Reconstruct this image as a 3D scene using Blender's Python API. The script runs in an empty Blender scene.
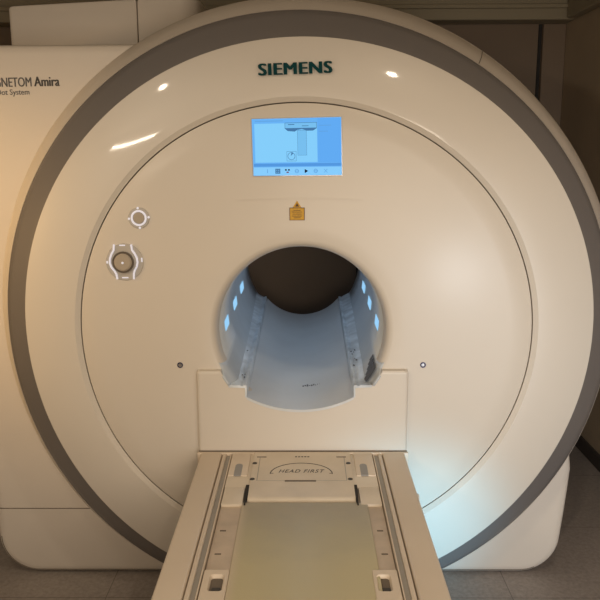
import bpy, bmesh, math, random
from mathutils import Vector, Matrix
random.seed(4)
PI = math.pi
C = bpy.context.scene.collection
YC, ZC = 2.62, 1.735          # eye: distance from the front cover, height over the floor
def W(x, d, z): return Vector((x, d - YC, z + ZC))

# ------------------------------------------------------------------ materials
def mat(name, col, rough=.4, metal=0, coat=0, bump=0, bscale=200, var=0, vscale=4, emit=None, estr=0, spec=.5, coatr=.05):
    m = bpy.data.materials.new(name); m.use_nodes = True
    nt = m.node_tree; b = nt.nodes['Principled BSDF']
    b.inputs['Base Color'].default_value = (*col, 1)
    b.inputs['Roughness'].default_value = rough
    b.inputs['Metallic'].default_value = metal
    b.inputs['Coat Weight'].default_value = coat
    b.inputs['Coat Roughness'].default_value = coatr
    b.inputs['Specular IOR Level'].default_value = spec
    tc = nt.nodes.new('ShaderNodeTexCoord')
    if var:
        n = nt.nodes.new('ShaderNodeTexNoise'); n.inputs['Scale'].default_value = vscale; n.inputs['Detail'].default_value = 5
        nt.links.new(tc.outputs['Object'], n.inputs['Vector'])
        r = nt.nodes.new('ShaderNodeValToRGB')
        r.color_ramp.elements[0].position = .3; r.color_ramp.elements[1].position = .7
        r.color_ramp.elements[0].color = (*[c*(1-var) for c in col], 1)
        r.color_ramp.elements[1].color = (*[min(1, c*(1+var)) for c in col], 1)
        nt.links.new(n.outputs['Fac'], r.inputs['Fac']); nt.links.new(r.outputs['Color'], b.inputs['Base Color'])
    if bump:
        n = nt.nodes.new('ShaderNodeTexNoise'); n.inputs['Scale'].default_value = bscale
        nt.links.new(tc.outputs['Object'], n.inputs['Vector'])
        bp = nt.nodes.new('ShaderNodeBump'); bp.inputs['Strength'].default_value = bump; bp.inputs['Distance'].default_value = .002
        nt.links.new(n.outputs['Fac'], bp.inputs['Height']); nt.links.new(bp.outputs['Normal'], b.inputs['Normal'])
    if emit:
        b.inputs['Emission Color'].default_value = (*emit, 1); b.inputs['Emission Strength'].default_value = estr
    return m
M = {}
M['cover'] = mat('cream_plastic_gloss', (.66, .61, .54), .42, coat=.55, var=.012, vscale=2, coatr=.06)
M['cover_in'] = mat('cream_plastic_satin', (.64, .585, .51), .45, coat=.12, var=.012, vscale=2, coatr=.2)
M['body'] = mat('cream_painted_panel', (.66, .60, .53), .5, bump=.25, bscale=420, var=.015)
M['grey'] = mat('warm_grey_trim', (.20, .185, .18), .42, metal=.2, coat=.1, coatr=.25)
M['dark'] = mat('dark_gap', (.02, .017, .014), .8)
M['seam'] = mat('shadow_seam', (.16, .13, .10), .8)
M['tube'] = mat('grey_blue_bore_plastic', (.52, .56, .60), .38, var=.06, vscale=6)
M['rail'] = mat('worn_grey_rail', (.62, .67, .72), .33, var=.26, vscale=14)
M['trough'] = mat('pale_trough_plastic', (.62, .64, .66), .36, var=.05, vscale=5)
M['mark'] = mat('dark_scuff', (.10, .105, .12), .6)
M['table'] = mat('table_cream_plastic', (.68, .58, .465), .45, coat=.08, var=.02, vscale=5)
M['table_in'] = mat('tabletop_cream', (.66, .575, .46), .45, var=.06, vscale=9)
M['tableworn'] = mat('worn_tabletop', (.60, .50, .40), .5, var=.1, vscale=16)
M['channel'] = mat('grey_rail_channel', (.34, .315, .28), .45)
M['oval'] = mat('grey_plastic_insert', (.30, .295, .29), .5)
M['ink'] = mat('dark_ink', (.05, .045, .04), .6)
M['inkgrey'] = mat('grey_lettering', (.09, .085, .085), .6)
M['teal'] = mat('teal_lettering', (.002, .045, .05), .75, spec=.15)
M['yellow'] = mat('yellow_sticker', (.60, .33, .012), .5, var=.12, vscale=120)
M['stickerink'] = mat('sticker_ink', (.09, .04, .01), .6)
M['glowwhite'] = mat('backlit_white', (.7, .7, .75), .4, emit=(.72, .76, .95), estr=.35)
M['clear'] = mat('grey_clear_plastic', (.50, .47, .43), .18, coat=.6, coatr=.05)
M['knob'] = mat('brown_grey_knob', (.42, .36, .29), .3, coat=.3)
M['knobring'] = mat('dark_knob_ring', (.12, .10, .08), .3)
M['bolt'] = mat('dark_blue_screw', (.04, .04, .09), .3, metal=.5)
M['chrome'] = mat('bright_metal', (.7, .7, .72), .25, metal=1)
M['backwall'] = mat('shade_darkened_wall', (.20, .145, .10), .8, var=.08, vscale=2)  # the dim back wall's shade is put into this dark base colour
M['sidewall'] = mat('brown_wall', (.42, .33, .23), .75, var=.08, vscale=2)
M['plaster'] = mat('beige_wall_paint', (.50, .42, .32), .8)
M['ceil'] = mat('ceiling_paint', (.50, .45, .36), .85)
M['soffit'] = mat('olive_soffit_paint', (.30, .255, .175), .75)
M['baseb'] = mat('dark_rubber_base', (.05, .04, .035), .6)
def emat(name, col, s=1.0): 
    m = mat(name, (0, 0, 0), .6, emit=col, estr=s, spec=.08); return m
def lin(r, g, b): return tuple(((c/255+.055)/1.055)**2.4 if c > 10 else c/255/12.92 for c in (r, g, b))
M['scr'] = emat('screen_blue', lin(104, 178, 244))
M['scr_a'] = emat('screen_pale', lin(132, 205, 250))
M['scr_b'] = emat('screen_right', lin(96, 170, 242))
M['scr_bar'] = emat('screen_bar', lin(82, 150, 222))
M['scr_low'] = emat('screen_lower', lin(134, 204, 252))
M['scr_line'] = emat('screen_line', lin(68, 118, 165))
M['scr_dim'] = emat('screen_dim', lin(96, 160, 222))
M['scr_shape'] = emat('screen_shape', lin(118, 190, 238))
M['scr_blk'] = emat('screen_black', lin(15, 25, 50))
M['scr_red'] = emat('screen_red', lin(120, 50, 80))
M['borelight'] = emat('bore_light_panel', (.32, .64, .95), 1.0)
M['lamp'] = emat('lamp_disc', (1, .84, .62), 45)

# padded vinyl: grey-green with yellowed and greyed wear patches
def pad_mat():
    m = mat('grey_green_vinyl', (.3, .27, .19), .42, coat=.1, coatr=.3)
    nt = m.node_tree; b = nt.nodes['Principled BSDF']; tc = nt.nodes.new('ShaderNodeTexCoord')
    n = nt.nodes.new('ShaderNodeTexNoise'); n.inputs['Scale'].default_value = 4.5; n.inputs['Detail'].default_value = 6; n.inputs['Roughness'].default_value = .6
    sp = nt.nodes.new('ShaderNodeSeparateXYZ'); nt.links.new(tc.outputs['Object'], sp.inputs[0]); nt.links.new(tc.outputs['Object'], n.inputs['Vector'])
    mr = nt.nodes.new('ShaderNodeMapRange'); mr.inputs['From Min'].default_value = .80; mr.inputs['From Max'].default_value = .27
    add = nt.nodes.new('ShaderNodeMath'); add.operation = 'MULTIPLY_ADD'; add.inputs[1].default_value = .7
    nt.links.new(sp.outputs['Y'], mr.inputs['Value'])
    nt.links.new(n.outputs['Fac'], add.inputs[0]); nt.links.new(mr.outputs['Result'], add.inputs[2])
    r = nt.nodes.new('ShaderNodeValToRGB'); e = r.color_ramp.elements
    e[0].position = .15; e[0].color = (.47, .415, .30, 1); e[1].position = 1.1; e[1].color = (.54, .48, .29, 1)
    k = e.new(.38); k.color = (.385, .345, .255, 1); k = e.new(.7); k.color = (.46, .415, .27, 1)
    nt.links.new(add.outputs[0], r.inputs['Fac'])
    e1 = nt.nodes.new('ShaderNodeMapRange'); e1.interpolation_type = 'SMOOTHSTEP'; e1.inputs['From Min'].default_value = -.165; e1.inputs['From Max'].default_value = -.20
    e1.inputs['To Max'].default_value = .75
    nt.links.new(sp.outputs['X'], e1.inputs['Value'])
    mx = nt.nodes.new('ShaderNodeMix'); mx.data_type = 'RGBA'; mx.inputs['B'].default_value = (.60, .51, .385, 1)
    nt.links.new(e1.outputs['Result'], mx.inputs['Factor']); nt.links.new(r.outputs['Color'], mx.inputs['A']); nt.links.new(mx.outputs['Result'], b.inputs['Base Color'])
    f = nt.nodes.new('ShaderNodeTexNoise'); f.inputs['Scale'].default_value = 300; nt.links.new(tc.outputs['Object'], f.inputs['Vector'])
    bp = nt.nodes.new('ShaderNodeBump'); bp.inputs['Strength'].default_value = .3; bp.inputs['Distance'].default_value = .002
    nt.links.new(f.outputs['Fac'], bp.inputs['Height']); nt.links.new(bp.outputs['Normal'], b.inputs['Normal'])
    return m
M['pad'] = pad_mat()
def floor_mat():
    m = mat('grey_vinyl_tiles', (.2, .18, .16), .42)
    nt = m.node_tree; b = nt.nodes['Principled BSDF']; tc = nt.nodes.new('ShaderNodeTexCoord')
    mp = nt.nodes.new('ShaderNodeMapping'); mp.inputs['Location'].default_value = (-.545, -.18, 0)
    nt.links.new(tc.outputs['Object'], mp.inputs['Vector'])
    br = nt.nodes.new('ShaderNodeTexBrick'); br.offset = 0; br.squash = 1
    br.inputs['Scale'].default_value = 1; br.inputs['Brick Width'].default_value = .805; br.inputs['Row Height'].default_value = .57
    br.inputs['Mortar Size'].default_value = .0018; br.inputs['Mortar Smooth'].default_value = .3
    br.inputs['Color1'].default_value = (.32, .28, .255, 1); br.inputs['Color2'].default_value = (.335, .295, .265, 1); br.inputs['Mortar'].default_value = (.15, .13, .12, 1)
    nt.links.new(mp.outputs['Vector'], br.inputs['Vector'])
    n = nt.nodes.new('ShaderNodeTexNoise'); n.inputs['Scale'].default_value = 60; n.inputs['Detail'].default_value = 8; n.inputs['Roughness'].default_value = .7
    nt.links.new(tc.outputs['Object'], n.inputs['Vector'])
    r = nt.nodes.new('ShaderNodeValToRGB'); r.color_ramp.elements[0].position = .3; r.color_ramp.elements[1].position = .7
    r.color_ramp.elements[0].color = (.72, .72, .72, 1); r.color_ramp.elements[1].color = (1.15, 1.15, 1.15, 1)
    nt.links.new(n.outputs['Fac'], r.inputs['Fac'])
    mx = nt.nodes.new('ShaderNodeMix'); mx.data_type = 'RGBA'; mx.blend_type = 'MULTIPLY'; mx.inputs['Factor'].default_value = 1
    nt.links.new(br.outputs['Color'], mx.inputs['A']); nt.links.new(r.outputs['Color'], mx.inputs['B'])
    nt.links.new(mx.outputs['Result'], b.inputs['Base Color'])
    return m
M['floor'] = floor_mat()

# ------------------------------------------------------------------ helpers
LOC = {}
def thing(name, label, cat, loc):
    o = bpy.data.objects.new(name, None); C.objects.link(o); o.location = loc
    o.empty_display_size = .1; o['label'] = label; o['category'] = cat; LOC[o.name] = Vector(loc); return o
def root_loc(p):
    while p.parent: p = p.parent
    return p.location.copy()
def obj(name, bm, m, parent=None, smooth=True, angle=35, label=None, flipcheck=True):
    if flipcheck: bmesh.ops.recalc_face_normals(bm, faces=bm.faces)
    me = bpy.data.meshes.new(name); 
    base = Vector((0, 0, 0))
    if parent: base = root_loc(parent)
    else:
        xs = [v.co for v in bm.verts]
        base = Vector(((min(v.x for v in xs)+max(v.x for v in xs))/2, (min(v.y for v in xs)+max(v.y for v in xs))/2, min(v.z for v in xs)))
    bmesh.ops.translate(bm, verts=bm.verts, vec=-base)
    bm.to_mesh(me); bm.free()
    o = bpy.data.objects.new(name, me); C.objects.link(o)
    if parent: o.parent = parent
    else: o.location = base
    me.materials.append(M[m] if isinstance(m, str) else m)
    if smooth:
        for p in me.polygons: p.use_smooth = True
        me.set_sharp_from_angle(angle=math.radians(angle))
    if label: o['label'] = label
    return o
def struct(name, bm, m):
    o = obj(name, bm, m, smooth=False); o['kind'] = 'structure'; return o
def box(bm, x0, x1, y0, y1, z0, z1, bev=0, seg=2):
    n0 = set(bm.verts)
    r = bmesh.ops.create_cube(bm, size=1)
    for v in r['verts']:
        v.co = Vector((x0+(v.co.x+.5)*(x1-x0), y0+(v.co.y+.5)*(y1-y0), z0+(v.co.z+.5)*(z1-z0)))
    if bev:
        es = list({e for v in r['verts'] for e in v.link_edges})
        bmesh.ops.bevel(bm, geom=es, offset=bev, segments=seg, profile=.5, affect='EDGES')
    return bm
def B(*a, **k): return box(bmesh.new(), *a, **k)
def loft(bm, rings, closed=True):
    vs = [[bm.verts.new(p) for p in r] for r in rings]
    n = len(rings[0])
    for a, b in zip(vs, vs[1:]):
        for i in range(n if closed else n-1):
            j = (i+1) % n
            try: bm.faces.new((a[i], a[j], b[j], b[i]))
            except ValueError: pass
    return vs
def disc(bm, c, r, t, n=48, r2=None):     # short cylinder facing -y; c is its front centre
    r2 = r if r2 is None else r2
    R = lambda rr, y: [Vector((c[0]+rr*math.cos(2*PI*k/n), y, c[2]+rr*math.sin(2*PI*k/n))) for k in range(n)]
    b = min(t, r)*.3
    vs = loft(bm, [R(r2, c[1]+t), R(r, c[1]+b), R(r-b, c[1])])
    bm.faces.new(vs[-1]); bm.faces.new(vs[0])
def tor(bm, c, r, w, t, n=64):            # flat ring facing -y
    R = lambda rr, y: [Vector((c[0]+rr*math.cos(2*PI*k/n), y, c[2]+rr*math.sin(2*PI*k/n))) for k in range(n)]
    loft(bm, [R(r+w/2, c[1]+t), R(r+w/2, c[1]), R(r-w/2, c[1]), R(r-w/2, c[1]+t), R(r+w/2, c[1]+t)])
def prism(bm, poly, ax, a, b):            # polygon in the plane across axis ax, extruded from a to b
    def P(u, v, t):
        return {'x': Vector((t, u, v)), 'y': Vector((u, t, v)), 'z': Vector((u, v, t))}[ax]
    A = [bm.verts.new(P(u, v, a)) for u, v in poly]; Bv = [bm.verts.new(P(u, v, b)) for u, v in poly]
    n = len(poly)
    bm.faces.new(A); bm.faces.new(Bv[::-1])
    for i in range(n): bm.faces.new((A[i], A[(i+1) % n], Bv[(i+1) % n], Bv[i]))
def ribbon(bm, pts, w, y0, y1, closed=False):    # stroke of width w in the x-z plane, from y0 to y1
    n = len(pts); L = []; R = []
    for i in range(n):
        a = Vector(pts[(i-1) % n] if closed or i else pts[i]); b = Vector(pts[(i+1) % n] if closed or i < n-1 else pts[i])
        d = (b-a).normalized(); q = Vector((-d.y, d.x))*w/2; p = Vector(pts[i]); L.append(p+q); R.append(p-q)
    rings = [[Vector((p.x, y, p.y)) for p in S] for S, y in ((L, y1), (L, y0), (R, y0), (R, y1), (L, y1))]
    rings = [list(x) for x in zip(*rings)]
    if closed: rings.append(rings[0])
    vs = loft(bm, rings, closed=False)
def flat_ribbon(bm, pts, w, z0, z1):             # the same on a horizontal surface
    n0 = set(bm.verts); ribbon(bm, pts, w, 0, z1-z0)
    for v in bm.verts:
        if v not in n0: v.co = Vector((v.co.x, v.co.z, z1-v.co.y))
def heavy(bm, d):
    vs0 = bm.verts[:]; fs0 = bm.faces[:]
    for k in (-1, 1):
        g = bmesh.ops.duplicate(bm, geom=vs0+bm.edges[:]*0+fs0)
        bmesh.ops.translate(bm, verts=[v for v in g['geom'] if isinstance(v, bmesh.types.BMVert)], vec=(k*d, 0, k*.00006))
    return bm
def text_bm(s, width, height, bold=0, spacing=1.0):
    cu = bpy.data.curves.new('t', 'FONT'); cu.body = s; cu.size = 1; cu.offset = bold; cu.extrude = .0; cu.space_character = spacing
    cu.resolution_u = 4
    o = bpy.data.objects.new('t', cu); C.objects.link(o)
    dg = bpy.context.evaluated_depsgraph_get(); me = bpy.data.meshes.new_from_object(o.evaluated_get(dg))
    bpy.data.objects.remove(o); bpy.data.curves.remove(cu)
    bm = bmesh.new(); bm.from_mesh(me); bpy.data.meshes.remove(me)
    x0 = min(v.co.x for v in bm.verts); x1 = max(v.co.x for v in bm.verts); y0 = min(v.co.y for v in bm.verts); y1 = max(v.co.y for v in bm.verts)
    for v in bm.verts: v.co = Vector(((v.co.x-x0)/(x1-x0)*width, (v.co.y-y0)/(y1-y0)*height, 0))
    return bm
def upright(bm, x, y, z, rot=0, thick=.0012):
    g = bmesh.ops.extrude_face_region(bm, geom=bm.faces[:])
    bmesh.ops.translate(bm, verts=[v for v in g['geom'] if isinstance(v, bmesh.types.BMVert)], vec=(0, 0, thick))
    c, s = math.cos(rot), math.sin(rot)
    for v in bm.verts:
        u, w, t = v.co
        v.co = Vector((x+u*c-w*s, y-t, z+u*s+w*c))
    return bm

# ------------------------------------------------------------------ the scanner
scanner = thing('mri_scanner', 'large cream MRI scanner with round front cover, grey ring trim and open bore', 'MRI scanner', (0, .9, 0))
N = 240
TH = [2*PI*k/N for k in range(N)]
HS = [0.81, 0.0337, -0.0043, 0.0001, -0.0016, 0.0042, 0.0024]
HI = [1.026, 0.0435, -0.0045, -0.0009, -0.0034, 0.0032, 0.0054]
HO = [1.123, 0.0419, -0.0044, -0.0013, -0.0060, 0.0050, 0.001]
def hr(h, t): return h[0]+sum(h[2*k-1]*math.cos(k*t)+h[2*k]*math.sin(k*t) for k in (1, 2, 3))
FLOORZ = .002
def low(t):
    a = (math.degrees(t)+180) % 360-180
    q = max(0, min(1, (8-a)/16)) if a > -90 else max(0, min(1, (a+140)/50))
    return q*q*(3-2*q)
def contour(h, y, dr=0, mix=None, f=0, cut=0):
    out = []
    for t in TH:
        r = hr(h, t)+dr-cut*low(t)
        if mix: r = r*(1-f)+hr(mix, t)*f
        z = -.64+r*math.sin(t)+ZC
        out.append(Vector((-.04+r*math.cos(t), y, max(z, FLOORZ+.004))))
    return out
BX, BZ = -.02, -.6365+ZC           # centre of the bore
def bcirc(r, y): return [Vector((BX+r*math.cos(t), y, BZ+r*math.sin(t))) for t in TH]

# inner disc of the front cover, with the bore mouth rolled inwards
bm = bmesh.new()
rings = [bcirc(.302, .075), bcirc(.303, .05), bcirc(.306, .028), bcirc(.312, .012), bcirc(.321, .003), bcirc(.332, 0)]
se = contour(HS, 0, -.006)
for f in (.1, .25, .45, .65, .85, 1): rings.append([a.lerp(b, f) for a, b in zip(bcirc(.332, 0), se)])
rings += [contour(HS, .0015, -.003), contour(HS, .03, -.0025)]
loft(bm, rings)
inner = obj('inner_front_cover', bm, 'cover_in', scanner, angle=50)
# outer ring of the front cover
bm = bmesh.new()
rings = [contour(HS, .03, .0015), contour(HS, .002, .0015), contour(HS, .0005, .004), contour(HS, -.0092, .0185), contour(HS, -.0094, .025)]
for k in range(1, 13):
    f = k/12; rings.append(contour(HS, -.0094+.0325*f**2, .026*(1-f), HI, f))
rings.append(contour(HI, .024, .001)); rings.append(contour(HI, .028, .001))
loft(bm, rings); obj('outer_front_cover', bm, 'cover', scanner, angle=22)
# shadow gap behind the joint of the two covers
bm = bmesh.new(); loft(bm, [contour(HS, .024, -.012), contour(HS, .024, .012), contour(HS, .034, .012), contour(HS, .034, -.012), contour(HS, .024, -.012)])
obj('cover_gap', bm, 'seam', scanner)
# grey ring trim
bm = bmesh.new()
rings = [contour(HI, .040, -.004), contour(HI, .0265, .0)]
for f in (.03, .25, .5, .75, .97): rings.append(contour(HI, .026+.078*f, 0, HO, f))
rings.append(contour(HO, .112, .0005))
loft(bm, rings); obj('ring_trim', bm, 'grey', scanner, angle=40, label='warm grey ring band round the front cover')
# cream rim behind the grey ring, blending into the housing
bm = bmesh.new()
rings = [contour(HO, .120, -.004), contour(HO, .1045, .0)]
for f in (.04, .3, .6, .85, .96): rings.append(contour(HO, .106+.128*f-.012*math.sin(PI*f), .07*f, cut=.032*f))
rings.append(contour(HO, .245, .07, cut=.032))
loft(bm, rings); obj('cover_rim', bm, 'body', scanner, angle=40)
for a0 in (55.6,):
    t = math.radians(a0); bm = bmesh.new()
    pts = []
    for k in range(6):
        f = k/5; r = hr(HO, t)+.07*f+.0012; pts.append(Vector((-.04+r*math.cos(t), .104+.128*f-.012*math.sin(PI*f), -.64+r*math.sin(t)+ZC)))
    s = Vector((-math.sin(t), 0, math.cos(t)))*.0010
    a = [bm.verts.new(p+s) for p in pts]; b = [bm.verts.new(p-s) for p in pts]
    c = [bm.verts.new(p+s+Vector((-math.cos(t)*.01, .01, -math.sin(t)*.01))) for p in pts]
    for i in range(5): bm.faces.new((a[i], a[i+1], b[i+1], b[i])); bm.faces.new((a[i], a[i+1], c[i+1], c[i]))
    obj('rim_joint', bm, 'seam', scanner)

# housing behind: outline at its front plane, star-shaped about the ring centre
def arc(cx, cz, r, a0, a1, n): return [(cx+r*math.cos(math.radians(a0+(a1-a0)*k/n)), cz+r*math.sin(math.radians(a0+(a1-a0)*k/n))) for k in range(n+1)]
OUT = []
OUT += arc(.0, -.6436, 1.194, -27, 120, 70)                      # right flank up and over the top
OUT += [(-.66, .389), (-.9, .388)] + arc(-1.227, .328, .06, 90, 180, 8) 
OUT += [(-1.287, 0), (-1.287, -.6), (-1.287, -1.2)] + arc(-1.287+.165, -1.732+.165, .165, 180, 270, 14)
OUT += [(-.8, -1.732), (0, -1.732), (.6, -1.732)] + arc(.884, -1.732+.165, .165, 270, 355, 14)
OUT += [(1.060, -1.46), (1.068, -1.36), (1.074, -1.27)]
def off(poly, d):                                                 # simple inward offset
    out = []; n = len(poly)
    for i in range(n):
        a, b, c = Vector(poly[i-1]), Vector(poly[i]), Vector(poly[(i+1) % n])
        n1 = (b-a).normalized(); n2 = (c-b).normalized(); q = Vector((-(n1.y+n2.y), n1.x+n2.x)).normalized()
        out.append((b.x+q.x*d, b.y+q.y*d))
    return out
def outring(d, y, y_top=None): return [Vector((x, y, z+ZC)) for x, z in off(OUT, d)]
def inring(r, y): return [Vector((r*math.cos(math.atan2(z+.6436, x)), y, max(.03, -.6436+ZC+r*math.sin(math.atan2(z+.6436, x))))) for x, z in OUT]
bm = bmesh.new()
rings = [inring(1.0, .24), outring(.035, .24), outring(.014, .243), outring(.004, .252), outring(0, .27), outring(0, 1.62), outring(.01, 1.66), outring(.04, 1.68),
         [Vector((BX+.36*math.cos(math.atan2(z+.6436, x)), 1.70, BZ+.36*math.sin(math.atan2(z+.6436, x)))) for x, z in OUT],
         [Vector((BX+.335*math.cos(math.atan2(z+.6436, x)), 1.715, BZ+.335*math.sin(math.atan2(z+.6436, x)))) for x, z in OUT]]
loft(bm, rings); obj('housing', bm, 'body', scanner, angle=40)
# plinth gap under the housing
obj('plinth', B(-1.12, .88, .30, 1.6, 0, .03), 'dark', scanner)
# thin bright edge line round the foot of the housing
bm = bmesh.new()
ol = [(x, z+ZC) for x, z in off(OUT, .014) if z < -1.3 and x < .95]
ribbon(bm, ol, .0025, .2415, .246); obj('edge_joint', bm, 'seam', scanner)
obj('panel_joint', B(-1.272, -.80, .2385, .243, ZC-1.4425, ZC-1.4395), 'seam', scanner)

# bore liner: arc above the rails
def circ_pts(r, a0, a1, n, cz=0): return [(r*math.cos(a0+(a1-a0)*k/n), cz+r*math.sin(a0+(a1-a0)*k/n)) for k in range(n+1)]
bm = bmesh.new()
rows = []
for y, r in ((-.029, .321), (-.012, .319), (.003, .315), (.012, .3095), (.03, .3035), (.07, .3005), (.5, .303), (1.0, .309), (1.4, .315), (1.715, .322)):
    lower = y < 0
    a = math.asin(-.192/r)
    pts = circ_pts(r, a, PI-a, 96)
    if y < .04: pts = [(u, w) for u, w in pts]
    rows.append([Vector((BX+u, max(y, .0) if w > -.145 and y < 0 else y, BZ+w)) for u, w in pts])
tube = None
# front lip only exists low down, where it passes through the table bracket
up = [[Vector(p) for p in r] for r in rows if r[0].y >= .03]
loft(bm, up, closed=False)
for s in (0, 1):
    lo = []
    for r in rows[:6]:
        q = r[:7] if s == 0 else r[-7:]
        lo.append(q)
    loft(bm, lo, closed=False)
bmesh.ops.remove_doubles(bm, verts=bm.verts, dist=.0004)
tube = obj('bore_liner', bm, 'tube', scanner, angle=60)
md = tube.modifiers.new('s', 'SOLIDIFY'); md.thickness = .006; md.offset = 1
# trough
TX = BX-.0045
bm = bmesh.new(); rows = []
for y, hw, ze, zb in ((-.031, .194, -.238, -.287), (-.02, .194, -.237, -.286), (.2, .193, -.234, -.289), (.8, .198, -.226, -.296), (1.4, .203, -.217, -.303), (1.70, .206, -.213, -.309)):
    sg = ze-zb; R = (hw*hw+sg*sg)/(2*sg); a = math.asin(hw/R)
    top = [(R*math.sin(-a+2*a*k/40), zb+R-R*math.cos(-a+2*a*k/40)) for k in range(41)]
    bot = [(u*1.0, w-.009) for u, w in top[::-1]]
    rows.append([Vector((TX+u, y, BZ+w+.004)) for u, w in top+bot])
vs = loft(bm, rows); bm.faces.new(vs[0]); bm.faces.new(vs[-1])
obj('bore_trough', bm, 'trough', scanner, angle=50)
# rails
for s in (-1, 1):
    bm = bmesh.new(); rows = []
    for y, xi, xo, up_ in ((-.031, .190, .255, 0), (.0, .190, .250, 0), (.05, .190, .243, .002), (.3, .192, .246, .008), (.8, .197, .254, .014), (1.4, .202, .263, .02), (1.66, .205, .268, .022)):
        top = -.197
        pr = [(xi, -.243), (xi, top-.003), (xi+.002, top), (xi+.010, top), (xi+.013, top-.003), (xi+.020, top-.003), (xi+.023, top), (xo, top+up_), (xo, top-.008), (xi+.006, top-.010), (xi+.006, -.243)]
        rows.append([Vector((TX+s*(u+.003), y, BZ+w+.007)) for u, w in pr])
    vs = loft(bm, rows); bm.faces.new(vs[0]); bm.faces.new(vs[-1])
    rl = obj('bore_rail', bm, 'rail', scanner, angle=40)
    # scuffs: irregular dark flecks on the rail top
    for k in range(7 if s > 0 else 5):
        yy = random.uniform(-.02, .45); xx = random.uniform(.206, .228); w = random.uniform(.002, .0042)
        bm = bmesh.new(); disc(bm, (0, 0, 0), 1, .5, 8)
        for v in bm.verts: v.co = Vector((TX+s*(xx+v.co.x*w), yy+v.co.z*w*3.0, BZ-.1875+.02*max(0, yy)+v.co.y*.0006))
        obj('scuff', bm, 'mark', rl)
# big black mark on the right wall of the liner near its mouth
bm = bmesh.new()
def onwall(t, y): r = .3000+(.006 if y < .03 else 0); return Vector((BX+r*math.cos(t), y, BZ+r*math.sin(t)))
n = 14
g = []
for i in range(n+1):                       # one ragged scrape along the wall
    y = .0+.14*i/n
    a0 = -41+.8*i+(1.8 if i % 3 == 1 else 0); a1 = -26+.2*i-(2.6 if i % 4 in (2,) else 0)
    if i == n: a1 = a0+2
    g.append([bm.verts.new(onwall(math.radians(t), y)+Vector((-.004, 0, .003))) for t in (a0, (a0+a1)/2, a1)])
for i in range(n):
    for j in (0, 1): bm.faces.new((g[i][j], g[i+1][j], g[i+1][j+1], g[i][j+1]))
obj('scuff', bm, 'mark', tube, label='black scrape on the right side of the bore')
# print near the mouth of the trough: a line of tiny grey flecks
for k in range(9):
    x = BX+.002+.0085*k; zz = BZ-.2855+(.0045+.0085*k)**2/.8; obj('scuff', B(x, x+.0065, .25+.005*(k % 2), .262+.006*(k % 3), zz-.002, zz+.0012), 'mark', scanner)
# light panels on both sides of the bore
for s in (-1, 1):
    for d, L in ((2.91, .13), (3.30, .145), (3.70, .16)):
        y0 = d-YC-L/2; rr = .2985+.004*max(0, (y0-.07)/.5)
        bm = bmesh.new(); g = []
        for i in range(5):
            a = math.asin((-.050+.038*i/4)/rr); x = math.cos(a)*rr; z = math.sin(a)*rr
            g.append([bm.verts.new((BX+s*(x-k), y, BZ+z)) for y, k in ((y0, 0), (y0+L, 0))])
        for i in range(4): bm.faces.new((g[i][0], g[i+1][0], g[i+1][1], g[i][1]))
        o = obj('bore_light', bm, 'borelight', scanner)
        md = o.modifiers.new('s', 'SOLIDIFY'); md.thickness = .0015; md.offset = 0

# bracket below the bore that carries the table
AX0, AX1, AZ1, AZ0 = -.398, .366, ZC-.773, ZC-1.125
bm = bmesh.new()
hole = [(BX+u, BZ+w) for u, w in circ_pts(.3225, PI-math.asin(-.139/.3225), PI-math.asin(-.198/.3225), 8)]
hole = [(p[0], p[1]) for p in hole]
def half(s):
    pts = []
    a0 = math.asin(-.139/.3225); a1 = math.asin(-.191/.3225)
    for k in range(9):
        a = a0+(a1-a0)*k/8; pts.append((BX+s*.3225*math.cos(a), BZ+.3225*math.sin(a)))
    pts += [(TX+s*.194, BZ-.198), (TX+s*.194, BZ-.243)]
    return pts
Lh = half(-1); Rh = half(1)
sg = .049; R = (.194**2+sg**2)/(2*sg); a = math.asin(.194/R)
arcm = [(TX+R*math.sin(-a+2*a*k/24), BZ-.292+R-R*math.cos(-a+2*a*k/24)) for k in range(1, 24)]
holepts = Lh+arcm+Rh[::-1]
# strips from the hole outline down to the bottom edge
YF = -.028
r_ = .012
def bracket_rows(y, ins):
    return [(p[0], y, p[1]) for p in holepts]
n = len(holepts)
botx = []
for i, p in enumerate(holepts): botx.append(AX0+.012+(AX1-AX0-.024)*i/(n-1))
top = [bm.verts.new((p[0], YF, p[1])) for p in holepts]
topb = [bm.verts.new((p[0], .01, p[1])) for p in holepts]
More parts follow.
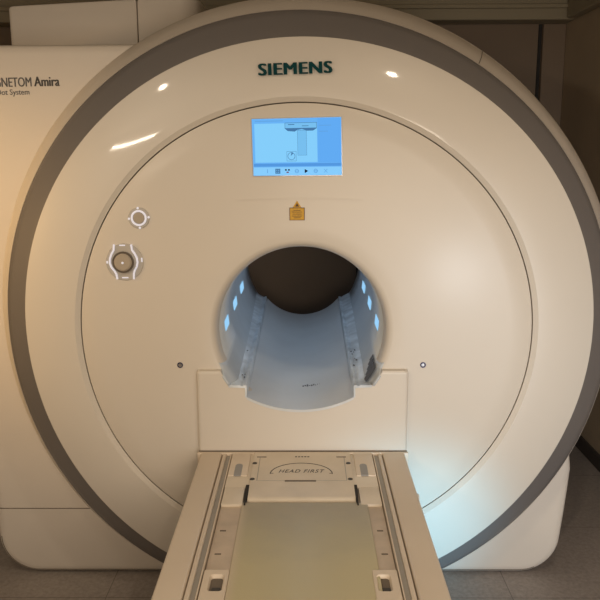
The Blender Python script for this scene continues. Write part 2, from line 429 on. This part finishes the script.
# left and right corner verts
def V(x, y, z): return bm.verts.new((x, y, z))
bl = [V(p[0], YF, AZ0) if abs(p[0]-BX) < .20 else V(p[0], YF, AZ0) for p in holepts]
for i in range(n-1):
    if abs(holepts[i][0]-holepts[i+1][0]) > 1e-6: bm.faces.new((top[i], top[i+1], bl[i+1], bl[i]))
    bm.faces.new((top[i], top[i+1], topb[i+1], topb[i]))
bmesh.ops.remove_doubles(bm, verts=bm.verts, dist=1e-5)
ztop = holepts[0][1]
for s, X in ((-1, AX0), (1, AX1)):
    hx = holepts[0][0] if s < 0 else holepts[-1][0]
    # front, rounded vertical edge, side, top
    prof = [(hx, YF), (X-s*(r_+.003), YF), (X-s*r_, YF)]+[(X-s*r_+s*r_*math.sin(PI/2*k/5), YF+r_-r_*math.cos(PI/2*k/5)) for k in range(1, 6)]+[(X, .01)]
    g = [[V(x, y, z) for (x, y) in prof] for z in (AZ0, ztop-r_*.5-.006, ztop-r_*.5)]
    lastz = [V(x+(-s*.004 if abs(x-X) < r_*1.1 else 0), y+.004 if y < .0 else y, ztop) for (x, y) in prof]
    g.append(lastz)
    for a_, b_ in zip(g, g[1:]):
        for i in range(len(prof)-1): bm.faces.new((a_[i], a_[i+1], b_[i+1], b_[i]))
    back = [V(x, .01, ztop) for (x, y) in prof]
    for i in range(len(prof)-2): bm.faces.new((lastz[i], lastz[i+1], back[i+1], back[i]))
obj('table_bracket', bm, 'cover_in', scanner, angle=50)

# screen on the inner cover
SW, SH = .304, .192
SXC, SZC = -.032, ZC+.0145
ROT = math.radians(1.1)
def sp(u, v, y): # u,v in the 0..1 frame, v downwards
    a, b = (u-.5)*SW, (.5-v)*SH; b += (u-.5)*-.004*(v)
    return Vector((SXC+a*math.cos(ROT)-b*math.sin(ROT), y, SZC+a*math.sin(ROT)+b*math.cos(ROT)))
def quad(bm, u0, v0, u1, v1, y=-.0045, t=.0006):
    f = [bm.verts.new(sp(u, v, y)) for u, v in ((u0, v0), (u1, v0), (u1, v1), (u0, v1))]
    b = [bm.verts.new(sp(u, v, y+t)) for u, v in ((u0, v0), (u1, v0), (u1, v1), (u0, v1))]
    bm.faces.new(f)
    for i in range(4): bm.faces.new((f[i], f[(i+1) % 4], b[(i+1) % 4], b[i]))
def poly(bm, pts, y=-.0055, t=.0006):
    f = [bm.verts.new(sp(u, v, y)) for u, v in pts]; b = [bm.verts.new(sp(u, v, y+t)) for u, v in pts]
    bm.faces.new(f)
    for i in range(len(f)): bm.faces.new((f[i], f[(i+1) % len(f)], b[(i+1) % len(f)], b[i]))
def px(X, Y): return ((X-15)/563, (Y-30)/352)
def frame(bm, X0, Y0, X1, Y1, w=2.2, y=-.0055):
    for a in ((X0, Y0, X1, Y0+w), (X0, Y1-w, X1, Y1), (X0, Y0, X0+w, Y1), (X1-w, Y0, X1, Y1)): quad(bm, *px(a[0], a[1]), *px(a[2], a[3]), y=y)
bm = bmesh.new(); f = [bm.verts.new(sp(u, v, -.0040)) for u, v in ((-.008, -.012), (1.008, -.012), (1.008, 1.012), (-.008, 1.012))]
bmesh.ops.extrude_face_region(bm, geom=[bm.faces.new(f)]); 
for v in bm.verts[:4]: v.co.y = .004
disp = obj('display', bm, 'clear', scanner, smooth=False, label='lit blue display')
def scr(name, mt, fn):
    bm = bmesh.new(); fn(bm); return obj(name, bm, mt, disp, smooth=False)
scr('screen_panel', 'scr', lambda b: quad(b, 0, 0, 1, 1, y=-.0046))
scr('screen_picture', 'scr_a', lambda b: quad(b, *px(30, 60), *px(425, 300), y=-.0051))
scr('screen_sidebar', 'scr_b', lambda b: quad(b, *px(428, 34), *px(574, 303), y=-.0051))
scr('screen_bar', 'scr_bar', lambda b: quad(b, *px(18, 307), *px(574, 325), y=-.0051))
scr('screen_toolbar', 'scr_low', lambda b: quad(b, *px(18, 330), *px(574, 380), y=-.0051))
def diagram(b):
    quad(b, *px(224, 60), *px(422, 92), y=-.0055); quad(b, *px(300, 92), *px(357, 256), y=-.0055)
scr('screen_shape', 'scr_shape', diagram)
def lines(b):
    frame(b, 222, 57, 424, 94, 2.6, -.0060); frame(b, 300, 104, 358, 258, 1.6, -.0060); frame(b, 230, 232, 291, 293, 1.8, -.0060)
    poly(b, [px(*p) for p in ((224, 94), (240, 108), (285, 112), (300, 102), (330, 96), (360, 108), (400, 108), (422, 94), (422, 90), (224, 90))], y=-.0058)
    for k in range(24):
        a0 = 2*PI*k/24; a1 = 2*PI*(k+1)/24
        poly(b, [px(260+r*math.cos(a), 262+r*math.sin(a)) for r, a in ((24, a0), (24, a1), (21, a1), (21, a0))], y=-.0060)
    poly(b, [px(*p) for p in ((255, 262), (262, 236), (272, 246))], y=-.0061)
    quad(b, *px(243, 66), *px(283, 71), y=-.0060); quad(b, *px(330, 76), *px(372, 80), y=-.0060)
scr('screen_drawing', 'scr_line', lines)
def dashes(x0, x1, y):
    def fn(b):
        x = x0
        while x < x1:
            w = random.uniform(5, 12); quad(b, *px(x, y-2.2), *px(min(x+w, x1)+4.2, y+2.2), y=-.0060-.00002*(int(x) % 3)); x += w+4
            if w > 10: x += 1
    return fn
random.seed(9)
for a in ((36, 208, 45), (436, 512, 77), (436, 490, 113)): scr('screen_text', 'scr_dim', dashes(*a))
scr('screen_icon', 'scr_dim', lambda b: quad(b, *px(103, 342), *px(107, 366), y=-.0060))
def rnd(cx):
    def fn(b):
        for k in range(16):
            a0 = 2*PI*k/16; a1 = 2*PI*(k+1)/16
            poly(b, [px(cx+r*math.cos(a), 355+r*math.sin(a)) for r, a in ((13, a0), (13, a1), (9, a1), (9, a0))], y=-.0060)
        quad(b, *px(cx-9, 353), *px(cx+9, 357), y=-.0060)
    return fn
scr('screen_icon', 'scr_dim', rnd(292)); scr('screen_icon', 'scr_dim', rnd(412))
scr('screen_icon', 'scr_dim', lambda b: (poly(b, [px(*p) for p in ((463, 343), (467, 343), (488, 366), (484, 366))], y=-.0060), poly(b, [px(*p) for p in ((484, 343), (488, 343), (467, 366), (463, 366))], y=-.0061)))
def grid(b):
    for i in range(3):
        quad(b, *px(155, 339+i*12), *px(187, 346+i*12), y=-.0060); quad(b, *px(155+i*12, 339), *px(162+i*12, 370), y=-.0061)
scr('screen_icon', 'scr_line', grid)
scr('screen_icon', 'scr_blk', lambda b: poly(b, [px(*p) for p in ((342, 342), (342, 368), (364, 355))], y=-.0060))
for x in (217, 236): scr('screen_icon', 'scr_blk', lambda b: quad(b, *px(x, 342), *px(x+11, 352), y=-.0060))
scr('screen_icon', 'scr_red', lambda b: quad(b, *px(226, 358), *px(240, 366), y=-.0060))

# crease under the screen
bm = bmesh.new(); pts = [(-.245+.44*k/40, ZC-.166-.0006*0+.006*math.sin(PI*k/40)) for k in range(41)]
ribbon(bm, pts, .0034, -.0022, .002); obj('cover_crease', bm, 'cover_in', scanner)

# yellow warning sticker with its triangle
st = None
bm = bmesh.new(); box(bm, -.0595, -.0065, -.0016, .001, ZC-.236, ZC-.192); prism(bm, [(-.048, ZC-.1915), (-.018, ZC-.1915), (-.033, ZC-.168)], 'y', -.0016, .001)
st = obj('warning_sticker', bm, 'yellow', scanner, smooth=False, label='small yellow warning sticker')
bm = bmesh.new()
for a in ((-.0595, -.0575, -.236, -.192), (-.0085, -.0065, -.236, -.192), (-.0595, -.0065, -.2355, -.234), (-.0595, -.0065, -.194, -.192)): box(bm, a[0], a[1], -.0024, -.0012, ZC+a[2], ZC+a[3])
prism(bm, [(-.040, ZC-.1885), (-.026, ZC-.1885), (-.033, ZC-.176)], 'y', -.0024, -.0012)
for z, w in ((-.201, .012), (-.207, .017), (-.214, .016), (-.221, .018), (-.227, .012)): box(bm, -.033-w, -.033+w, -.0022, -.0012, ZC+z-.0013, ZC+z+.0005)
obj('sticker_print', bm, 'stickerink', st, smooth=False)

# lettering
bm = upright(heavy(text_bm('SIEMENS', .243, .0385, bold=0, spacing=1.10), .0030), -.1575, .0, ZC+.2485, ROT*1.7, .0045)
for v in bm.verts: v.co.y -= .012-.0005
lt = obj('maker_lettering', bm, 'teal', scanner, smooth=False)
tb = text_bm('MAGNETOM', .182, .0335); obj('model_lettering', upright(heavy(tb, .0006), -1.195, .2395, ZC+.236, .012), 'inkgrey', scanner, smooth=False)
tb = heavy(text_bm('Amira', .092, .0345), .0013); obj('model_lettering', upright(tb, -1.002, .2395, ZC+.2385, .012), 'ink', scanner, smooth=False)
tb = text_bm('A Tim+Dot System', .205, .026); obj('model_lettering', upright(tb, -1.228, .2395, ZC+.201, .012), 'inkgrey', scanner, smooth=False)

# table controls on the left of the inner cover
cx, cz = -.585, ZC-.226
bm = bmesh.new(); disc(bm, (cx, -.004, cz), .037, .006); pad = obj('control_pad', bm, 'clear', scanner)
bm = bmesh.new(); tor(bm, (cx, -.0065, cz), .0245, .0065, .003); obj('light_ring', bm, 'glowwhite', pad)
bm = bmesh.new(); disc(bm, (cx, -.0075, cz), .019, .005); obj('button', bm, 'knob', pad)
for a in (0, 90, 180, 270):
    t = math.radians(a+4); bm = bmesh.new(); disc(bm, (cx+.0345*math.cos(t), -.0052, cz+.0345*math.sin(t)), .0042, .002, 16); obj('indicator', bm, 'glowwhite', pad)
cx, cz = -.646, ZC-.381
bm = bmesh.new(); disc(bm, (cx+.004, -.004, cz), .066, .006); pad = obj('control_pad', bm, 'clear', scanner)
def uv(x, y): return (-.645+(x-124.3)*.00352, ZC-.381-(y-261.7)*.00352)
for cur in (((115.3, 244), (114.8, 249.6), (112.2, 254), (110.6, 258.3), (110.4, 263), (111.9, 267), (114.6, 270.5), (116.4, 273.8), (117.2, 279)),
            ((132.5, 244), (133.3, 249.6), (136, 253.6), (137.7, 257.5), (138.2, 262), (137.2, 266.5), (135, 270), (134.0, 273.5), (133.8, 279))):
    bm = bmesh.new(); ribbon(bm, [uv(*p) for p in cur], .0062, -.0085, -.003); obj('light_strip', bm, 'glowwhite', pad)
bm = bmesh.new(); tor(bm, (cx, -.012, cz), .0345, .007, .010); obj('dial_ring', bm, 'knobring', pad)
bm = bmesh.new(); disc(bm, (cx, -.019, cz), .031, .016); kn = obj('dial', bm, 'knob', pad)
bm = bmesh.new(); disc(bm, (cx, -.0202, cz-.001), .0042, .002, 16); obj('dial_mark', bm, 'glowwhite', kn)
for (x, y, w, h) in ((123.5, 244.8, 6, 1.4), (125, 277.5, 6.5, 1.4), (107.6, 261.8, 1.8, 2.6), (142.5, 259.5, 1.6, 4.5)):
    bm = bmesh.new(); u, v = uv(x, y); box(bm, u-w*.00176, u+w*.00176, -.0052, -.0035, v-h*.00176, v+h*.00176, .0008, 1); obj('indicator', bm, 'glowwhite', pad)
# two small screws
for x, z in ((-.46, ZC-.759), (.42, ZC-.760)):
    bm = bmesh.new(); tor(bm, (x, -.002, z), .0085, .004, .003, 24); sc_ = obj('screw', bm, 'bolt', scanner)
    bm = bmesh.new(); disc(bm, (x, -.001, z), .0055, .002, 20); obj('screw_head', bm, 'chrome', sc_)

# tall cover on top of the housing at the left rear
def topbox(name, x0, x1, z0, za, zb, y0, y1, rl, rr):
    bm = bmesh.new(); pts = []
    if rl: pts += [(x0+rl-rl*math.cos(PI/2*k/6), y0+rl-rl*math.sin(PI/2*k/6)) for k in range(7)]
    else: pts += [(x0, y0)]
    if rr: pts += [(x1-rr+rr*math.sin(PI/2*k/10), y0+rr-rr*math.cos(PI/2*k/10)) for k in range(11)]
    else: pts += [(x1, y0)]
    pts += [(x1, y1), (x0, y1)]
    f = lambda x: za+(zb-za)*(x-x0)/(x1-x0)
    c = Vector(((x0+x1)/2, (y0+y1)/2))
    rows = [[Vector((x, y, z0)) for x, y in pts], [Vector((x, y, f(x)-.012)) for x, y in pts],
            [Vector((x+(c.x-x)/abs(c.x-x+1e-9)*.004, y+.004*(1 if y < c.y else -1), f(x)-.003)) for x, y in pts],
            [Vector((x+(c.x-x)/abs(c.x-x+1e-9)*.012, y+.012*(1 if y < c.y else -1), f(x))) for x, y in pts]]
    vs = loft(bm, rows); bm.faces.new(vs[0]); bm.faces.new(vs[-1])
    return obj(name, bm, 'body', scanner, angle=40)
topbox('top_cover', -1.285, -.729, ZC+.37, ZC+.619, ZC+.645, .78, 1.55, .02, .004)
topbox('top_cover', -.725, -.462, ZC+.37, ZC+.645, ZC+.652, .78, 1.55, .004, .09)

# ------------------------------------------------------------------ the patient table
table = thing('patient_table', 'cream patient table reaching out from the bracket under the scanner bore', 'table', (-.016, -1.2, 0))
ZT = ZC-1.08
X0, X1 = -.387, .355
def Y(d): return d-YC
YB, YE = Y(2.586), Y(.55)
XL, XR = -.309, .273          # joints between side covers and inner part
for x0, x1 in ((X0, XL-.0015), (XR+.0015, X1)):
    obj('side_cover', B(x0, x1, YE, YB, ZT-.11, ZT, .007, 3), 'table', table)
obj('table_frame', B(X0+.012, X1-.012, YE+.02, YB, ZT-.20, ZT-.111, .01, 2), 'table', table)
obj('table_collar', B(AX0-.003, AX1+.003, YB-.012, YB+.0012, ZT-.075, ZT+.0005, .002, 2), 'table', table)
obj('collar_gap', B(AX0+.001, AX1-.001, YB+.0012, YB+.0052, ZT-.07, ZT+.0035), 'seam', table)
obj('table_core', B(XL-.0005, XR+.0005, YE+.01, YB, ZT-.105, ZT-.03), 'dark', table)
obj('pedestal', B(-.27, .24, -1.95, -.15, .05, ZT-.20, .03, 3), 'table', table)
obj('foot', B(-.30, .27, -2.0, -.12, 0, .06, .012, 2), 'channel', table)
obj('end_cover', B(X0+.01, X1-.01, YE-.03, YE-.001, ZT-.18, ZT-.004, .012, 3), 'table', table)
# long rails: pale strip, grey channel, thin pale lip
for s, e in ((1, XL), (-1, XR)):
    a = lambda u, v: sorted((e+s*u, e+s*v))
    obj('guide_rail', B(*a(.0025, .0155), YE+.012, YB-.004, ZT-.03, ZT-.002, .002, 2), 'table', table)
    obj('guide_channel', B(*a(.0155, .0305), YE+.012, YB-.012, ZT-.03, ZT-.010), 'channel', table)
    obj('guide_lip', B(*a(.0305, .0345), YE+.012, YB-.004, ZT-.03, ZT-.002, .001, 1), 'table', table)
    # head section beside the plate
IL, IR = XL+.0365, XR-.0365
top = obj('tabletop', B(IL, IR, YE+.015, Y(2.301), ZT-.03, ZT-.014, .003, 2), 'tableworn', table)
head = obj('head_section', B(IL, IR, Y(2.303), YB-.003, ZT-.03, ZT-.004, .003, 2), 'table_in', table)
# raised centre plate whose front edge rolls down to the pad
bm = bmesh.new()
prof = [(Y(2.572), ZT-.02), (Y(2.572), ZT+.003), (Y(2.32), ZT+.003), (Y(2.30), ZT+.001), (Y(2.23), ZT-.001)]
prof += [(Y(2.23)-.022*math.sin(PI/2*k/6), ZT-.001-.018*(1-math.cos(PI/2*k/6))) for k in range(1, 7)]
prof += [(Y(2.208), ZT-.03), (Y(2.572), ZT-.03)]
prism(bm, prof, 'x', -.190, .154); cpl = obj('head_plate', bm, 'table_in', table, angle=30)
bmx = bmesh.new(); tb = text_bm('HEAD FIRST', .152, .026, bold=.008, spacing=1.15)
for v in tb.verts: v.co = Vector((-.098+v.co.x+v.co.y*.25, Y(2.398)+v.co.y, ZT+.0034))
obj('head_lettering', tb, 'ink', cpl, smooth=False)
bm = bmesh.new(); pts = [(-.020+.106*math.cos(PI*k/30), Y(2.388)+.090*math.sin(PI*k/30)) for k in range(31)]
flat_ribbon(bm, pts, .0032, ZT+.0025, ZT+.0036)
for x in (-.126, .086): 
    flat_ribbon(bm, [(x-.001, Y(2.393)), (x+.011 if x < 0 else x-.011, Y(2.393))], .0025, ZT+.0025, ZT+.0036)
for k in range(5): box(bm, -.043+.011*k, -.036+.011*k, Y(2.53), Y(2.538), ZT+.0025, ZT+.0034)
obj('plate_print', bm, 'ink', cpl, smooth=False)
obj('plate_slot', B(-.075, .030, Y(2.327), Y(2.338), ZT+.0, ZT+.0040, .001, 1), 'seam', cpl)
bm = bmesh.new(); 
for (x, y0, y1) in ((-.168, 2.335, 2.56), (.132, 2.335, 2.56)): box(bm, x-.0012, x+.0012, Y(y0), Y(y1), ZT+.001, ZT+.0036)
flat_ribbon(bm, [(-.166, Y(2.335)), (.130, Y(2.335))], .0014, ZT+.0025, ZT+.0034)
obj('plate_joint', bm, 'channel', cpl, smooth=False)
for s, x in ((-1, -.160), (1, .125)):
    bm = bmesh.new(); box(bm, x-.020, x+.014, Y(2.535), Y(2.568), ZT+.001, ZT+.0042, .002, 1); bl_ = obj('plate_catch', bm, 'table_in', cpl)
    obj('catch_edge', B(x-.020, x+.014, Y(2.528), Y(2.535), ZT+.001, ZT+.0038), 'seam', bl_)
    x = -.185 if s < 0 else .1485
    for d in (2.477, 2.347):
        bm = bmesh.new(); disc(bm, (0, 0, 0), .0085, .003, 20)
        for v in bm.verts: v.co = Vector((x+(0.001 if s < 0 else -.004)+v.co.x, Y(d)+v.co.z*1.0, ZT+.0046-v.co.y))
        obj('plate_screw', bm, 'ink', cpl)
    # dark side slots before the plate
    xs = -.196 if s < 0 else .160
    bm = bmesh.new(); prism(bm, [(xs-.0065, Y(2.315)), (xs+.0045, Y(2.315)), (xs+.0045, Y(2.27)), (xs+.001, Y(2.175)), (xs-.003, Y(2.175)), (xs-.006, Y(2.25))], 'z', ZT-.015, ZT-.0022)
    obj('side_slot', bm, 'dark', table, smooth=False)
    # shoulder blocks and grey inserts
    xa, xb = (IL+.001, -.204) if s < 0 else (.168, IR-.001)
    obj('shoulder_plate', B(xa, xb, Y(2.385), YB-.006, ZT-.01, ZT-.0005, .0025, 2), 'table', head)
    obj('shoulder_block', B(xa, xb, Y(2.18), Y(2.382), ZT-.02, ZT-.005, .003, 2), 'table_in', table)
    xo = -.238 if s < 0 else .196
    bm = bmesh.new()
    pts = [(xo-.0125, Y(2.385)), (xo+.0125, Y(2.385))]+[(xo+.0125*math.cos(PI*k/10), Y(2.463)+.016*math.sin(PI*k/10)) for k in range(11)]
    prism(bm, pts, 'z', ZT-.004, ZT+.0006); obj('grip_insert', bm, 'oval', head)
    # marks on the worn strip
    for d in (2.03, 1.90, 2.2):
        xm = -.247 if s < 0 else .215
        bm = bmesh.new(); box(bm, xm-.010, xm+.008, Y(d)-.004, Y(d)+.003, ZT-.0145, ZT-.0134, .001, 1); obj('scuff', bm, 'seam', top)
    # pocket blocks with a rectangular well
    xa, xb = (IL+.001, -.206) if s < 0 else (.170, IR-.001)
    d1, d0 = 1.803, 1.60
    wx0, wx1 = (-.252, -.217) if s < 0 else (.180, .214)
    wy1, wy0 = Y(1.778), Y(1.705)
    bm = bmesh.new()
    n = 32
    def rr(x0, x1, y0, y1, r, z, n=8):
        out = []
        for cx_, cy_, a0 in ((x1-r, y1-r, 0), (x0+r, y1-r, 90), (x0+r, y0+r, 180), (x1-r, y0+r, 270)):
            for k in range(n): t = math.radians(a0+90*k/(n-1)); out.append(Vector((cx_+r*math.cos(t), cy_+r*math.sin(t), z)))
        return out
    loft(bm, [rr(xa, xb, Y(d0), Y(d1), .003, ZT-.02), rr(xa, xb, Y(d0), Y(d1), .003, ZT-.0045), rr(xa+.002, xb-.002, Y(d0)+.002, Y(d1)-.002, .003, ZT-.0025),
              rr(wx0-.002, wx1+.002, wy0-.002, wy1+.002, .010, ZT-.0025), rr(wx0, wx1, wy0, wy1, .010, ZT-.005), rr(wx0+.002, wx1-.002, wy0+.002, wy1-.002, .009, ZT-.0125)])
    pk = obj('pocket_block', bm, 'table', table)
    bm = bmesh.new(); bm.faces.new([bm.verts.new(v) for v in rr(wx0-.0005, wx1+.0005, wy0-.0005, wy1+.0005, .010, ZT-.0126)]); obj('pocket_floor', bm, 'seam', pk)
    obj('pocket_catch', B(wx0+.008, wx1-.004, wy0+.004, wy0+.024, ZT-.0125, ZT-.008, .002, 1), 'ink', pk)
    obj('block_joint', B(xa, xb, Y(d1)+.0005, Y(d1)+.006, ZT-.02, ZT-.0125), 'dark', table)
# little knob on the right flank
bm = bmesh.new(); disc(bm, (0, 0, 0), .012, .012, 20)
for v in bm.verts: v.co = Vector((X1+.010-v.co.y, Y(2.28)+v.co.x*1.4, ZT-.03+v.co.z))
obj('side_knob', bm, 'table', table)

# pad lying on the tabletop
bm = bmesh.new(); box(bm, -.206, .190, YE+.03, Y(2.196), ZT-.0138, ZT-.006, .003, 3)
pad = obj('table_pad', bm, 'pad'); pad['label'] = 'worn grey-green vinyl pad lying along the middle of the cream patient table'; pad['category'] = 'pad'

# ------------------------------------------------------------------ the room
RX0, RX1, RY0, RY1, RZ = -2.7, 1.62, -3.7, 2.33, 2.78
struct('floor', B(RX0-.1, RX1+.1, RY0-.1, RY1+.1, -.08, 0), 'floor')
struct('ceiling', B(RX0-.1, RX1+.1, RY0-.1, RY1+.1, RZ, RZ+.08), 'ceil')
struct('wall_back', B(RX0-.1, RX1+.1, RY1, RY1+.1, 0, RZ), 'backwall')
struct('wall_right', B(RX1, RX1+.1, RY0, RY1, 0, RZ), 'sidewall')
struct('wall_left', B(RX0-.1, RX0, RY0, RY1, 0, RZ), 'plaster')
struct('wall_front', B(RX0-.1, RX1+.1, RY0-.1, RY0, 0, RZ), 'plaster')
struct('baseboard_right', B(RX1-.018, RX1, RY0, RY1, 0, .085, .004, 1), 'baseb')
struct('baseboard_back', B(RX0, RX1-.02, RY1-.018, RY1, 0, .085, .004, 1), 'baseb')
struct('baseboard_left', B(RX0, RX0+.018, RY0, RY1-.02, 0, .085, .004, 1), 'baseb')
# bulkhead along the back wall
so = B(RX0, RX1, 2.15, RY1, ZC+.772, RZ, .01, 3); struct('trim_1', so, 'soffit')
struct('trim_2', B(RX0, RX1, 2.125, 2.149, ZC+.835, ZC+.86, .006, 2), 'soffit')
# upright joints in the back wall
struct('trim_3', B(1.456, 1.474, RY1-.012, RY1, .09, ZC+.771), 'dark')
struct('trim_4', B(1.478, RX1-.001, RY1-.035, RY1-.001, .09, ZC+.771, .004, 1), 'backwall')
struct('trim_5', B(.33*1.0, .352, RY1-.012, RY1, .09, ZC+.771), 'dark')

struct('trim_6', B(RX1-.06, RX1-.001, .2, 2.12, ZC+.772, RZ-.001, .008, 2), 'soffit')
# ------------------------------------------------------------------ camera
f, pitch, yaw, roll = 750.0, 0.19578, -0.00917, -0.00416
cp, sp_, cy, sy = math.cos(pitch), math.sin(pitch), math.cos(yaw), math.sin(yaw)
fw = Vector((sy*cp, cy*cp, -sp_)); r = Vector((cy, -sy, 0)); u = r.cross(fw)
r2 = r*math.cos(roll)+u*math.sin(roll); u2 = -r*math.sin(roll)+u*math.cos(roll)
cam = bpy.data.cameras.new('camera'); cam.sensor_width = 36; cam.lens = f/600*36; cam.clip_start = .02
co = bpy.data.objects.new('camera', cam); C.objects.link(co)
m3 = Matrix((r2, u2, -fw)).transposed(); co.matrix_world = Matrix.Translation((0, -YC, ZC)) @ m3.to_4x4()
bpy.context.scene.camera = co

# ------------------------------------------------------------------ light
def look(o, p): o.rotation_euler = (Vector(p)-o.location).to_track_quat('-Z', 'Y').to_euler()
def area(name, loc, target, size, power, col, sy_=None):
    l = bpy.data.lights.new(name, 'AREA'); l.energy = power; l.color = col; l.size = size
    if sy_: l.shape = 'RECTANGLE'; l.size_y = sy_
    o = bpy.data.objects.new(name, l); C.objects.link(o); o.location = loc; look(o, target); return o
def spot(name, loc, target, power, col, angle, blend=1, rad=.1):
    l = bpy.data.lights.new(name, 'SPOT'); l.energy = power; l.color = col; l.spot_size = math.radians(angle); l.spot_blend = blend; l.shadow_soft_size = rad
    o = bpy.data.objects.new(name, l); C.objects.link(o); o.location = loc; look(o, target); return o
WARM = (1, .80, .56)
for x, y, e in ((-1.11, -1.22, 14), (.64, -1.35, 25)):
    l = bpy.data.lights.new('downlight', 'SPOT'); l.energy = e; l.color = (1, .84, .64); l.spot_size = math.radians(150); l.spot_blend = .6; l.shadow_soft_size = .035
    o = bpy.data.objects.new('downlight', l); C.objects.link(o); o.location = (x, y, 2.70)
tl = area('tube_light', (-1.87, -3.15, 2.37), (-.6, 0, 1.8), 1.1, 17, (1, .86, .68), .05)
ax = Vector((-1.03, .43, .44)).normalized(); nz = Vector((-1.27, -3.15, .57)); nz = (nz-ax*nz.dot(ax)).normalized()
tl.matrix_world = Matrix.Translation((-1.87, -3.15, 2.37)) @ Matrix((ax, nz.cross(ax), nz)).transposed().to_4x4()
area('front_fill', (.40, -3.45, 1.40), (.25, 0, 1.0), 1.2, 34, (1, .85, .68), .9)  # soft fill added behind the camera to light the covers from the front
spot('warm_wall_light', (-2.45, -.75, 1.75), (-1.40, .24, 1.38), 68, (1, .62, .25), 62, 1, .12)
spot('cool_fill_spot', (1.2, -2.6, .55), (.35, .0, .27), 300, (.20, .68, 1), 21, 1, .12)  # added spot for the blue light at lower right; no window is built
spot('cool_fill_spot', (1.2, -3.3, .8), (.98, .1, .55), 170, (.86, .93, 1), 52, 1, .2)  # broader cool spot added to brighten the right foot of the housing
w = bpy.data.worlds.new('world'); bpy.context.scene.world = w; w.use_nodes = True
w.node_tree.nodes['Background'].inputs[0].default_value = (1, .85, .65, 1); w.node_tree.nodes['Background'].inputs[1].default_value = .05
# hidden fill points added in the crown to brighten the bore
for yy in (.42, .9, 1.4):
    l = bpy.data.lights.new('bore_fill', 'POINT'); l.energy = .5; l.color = (.66, .82, 1); l.shadow_soft_size = .05
    o = bpy.data.objects.new('bore_fill', l); C.objects.link(o); o.location = (BX, yy, BZ+.245)

vs = bpy.context.scene.view_settings
vs.view_transform = 'Standard'; vs.look = 'None'; vs.exposure = 0; vs.gamma = 1; vs.use_curve_mapping = False
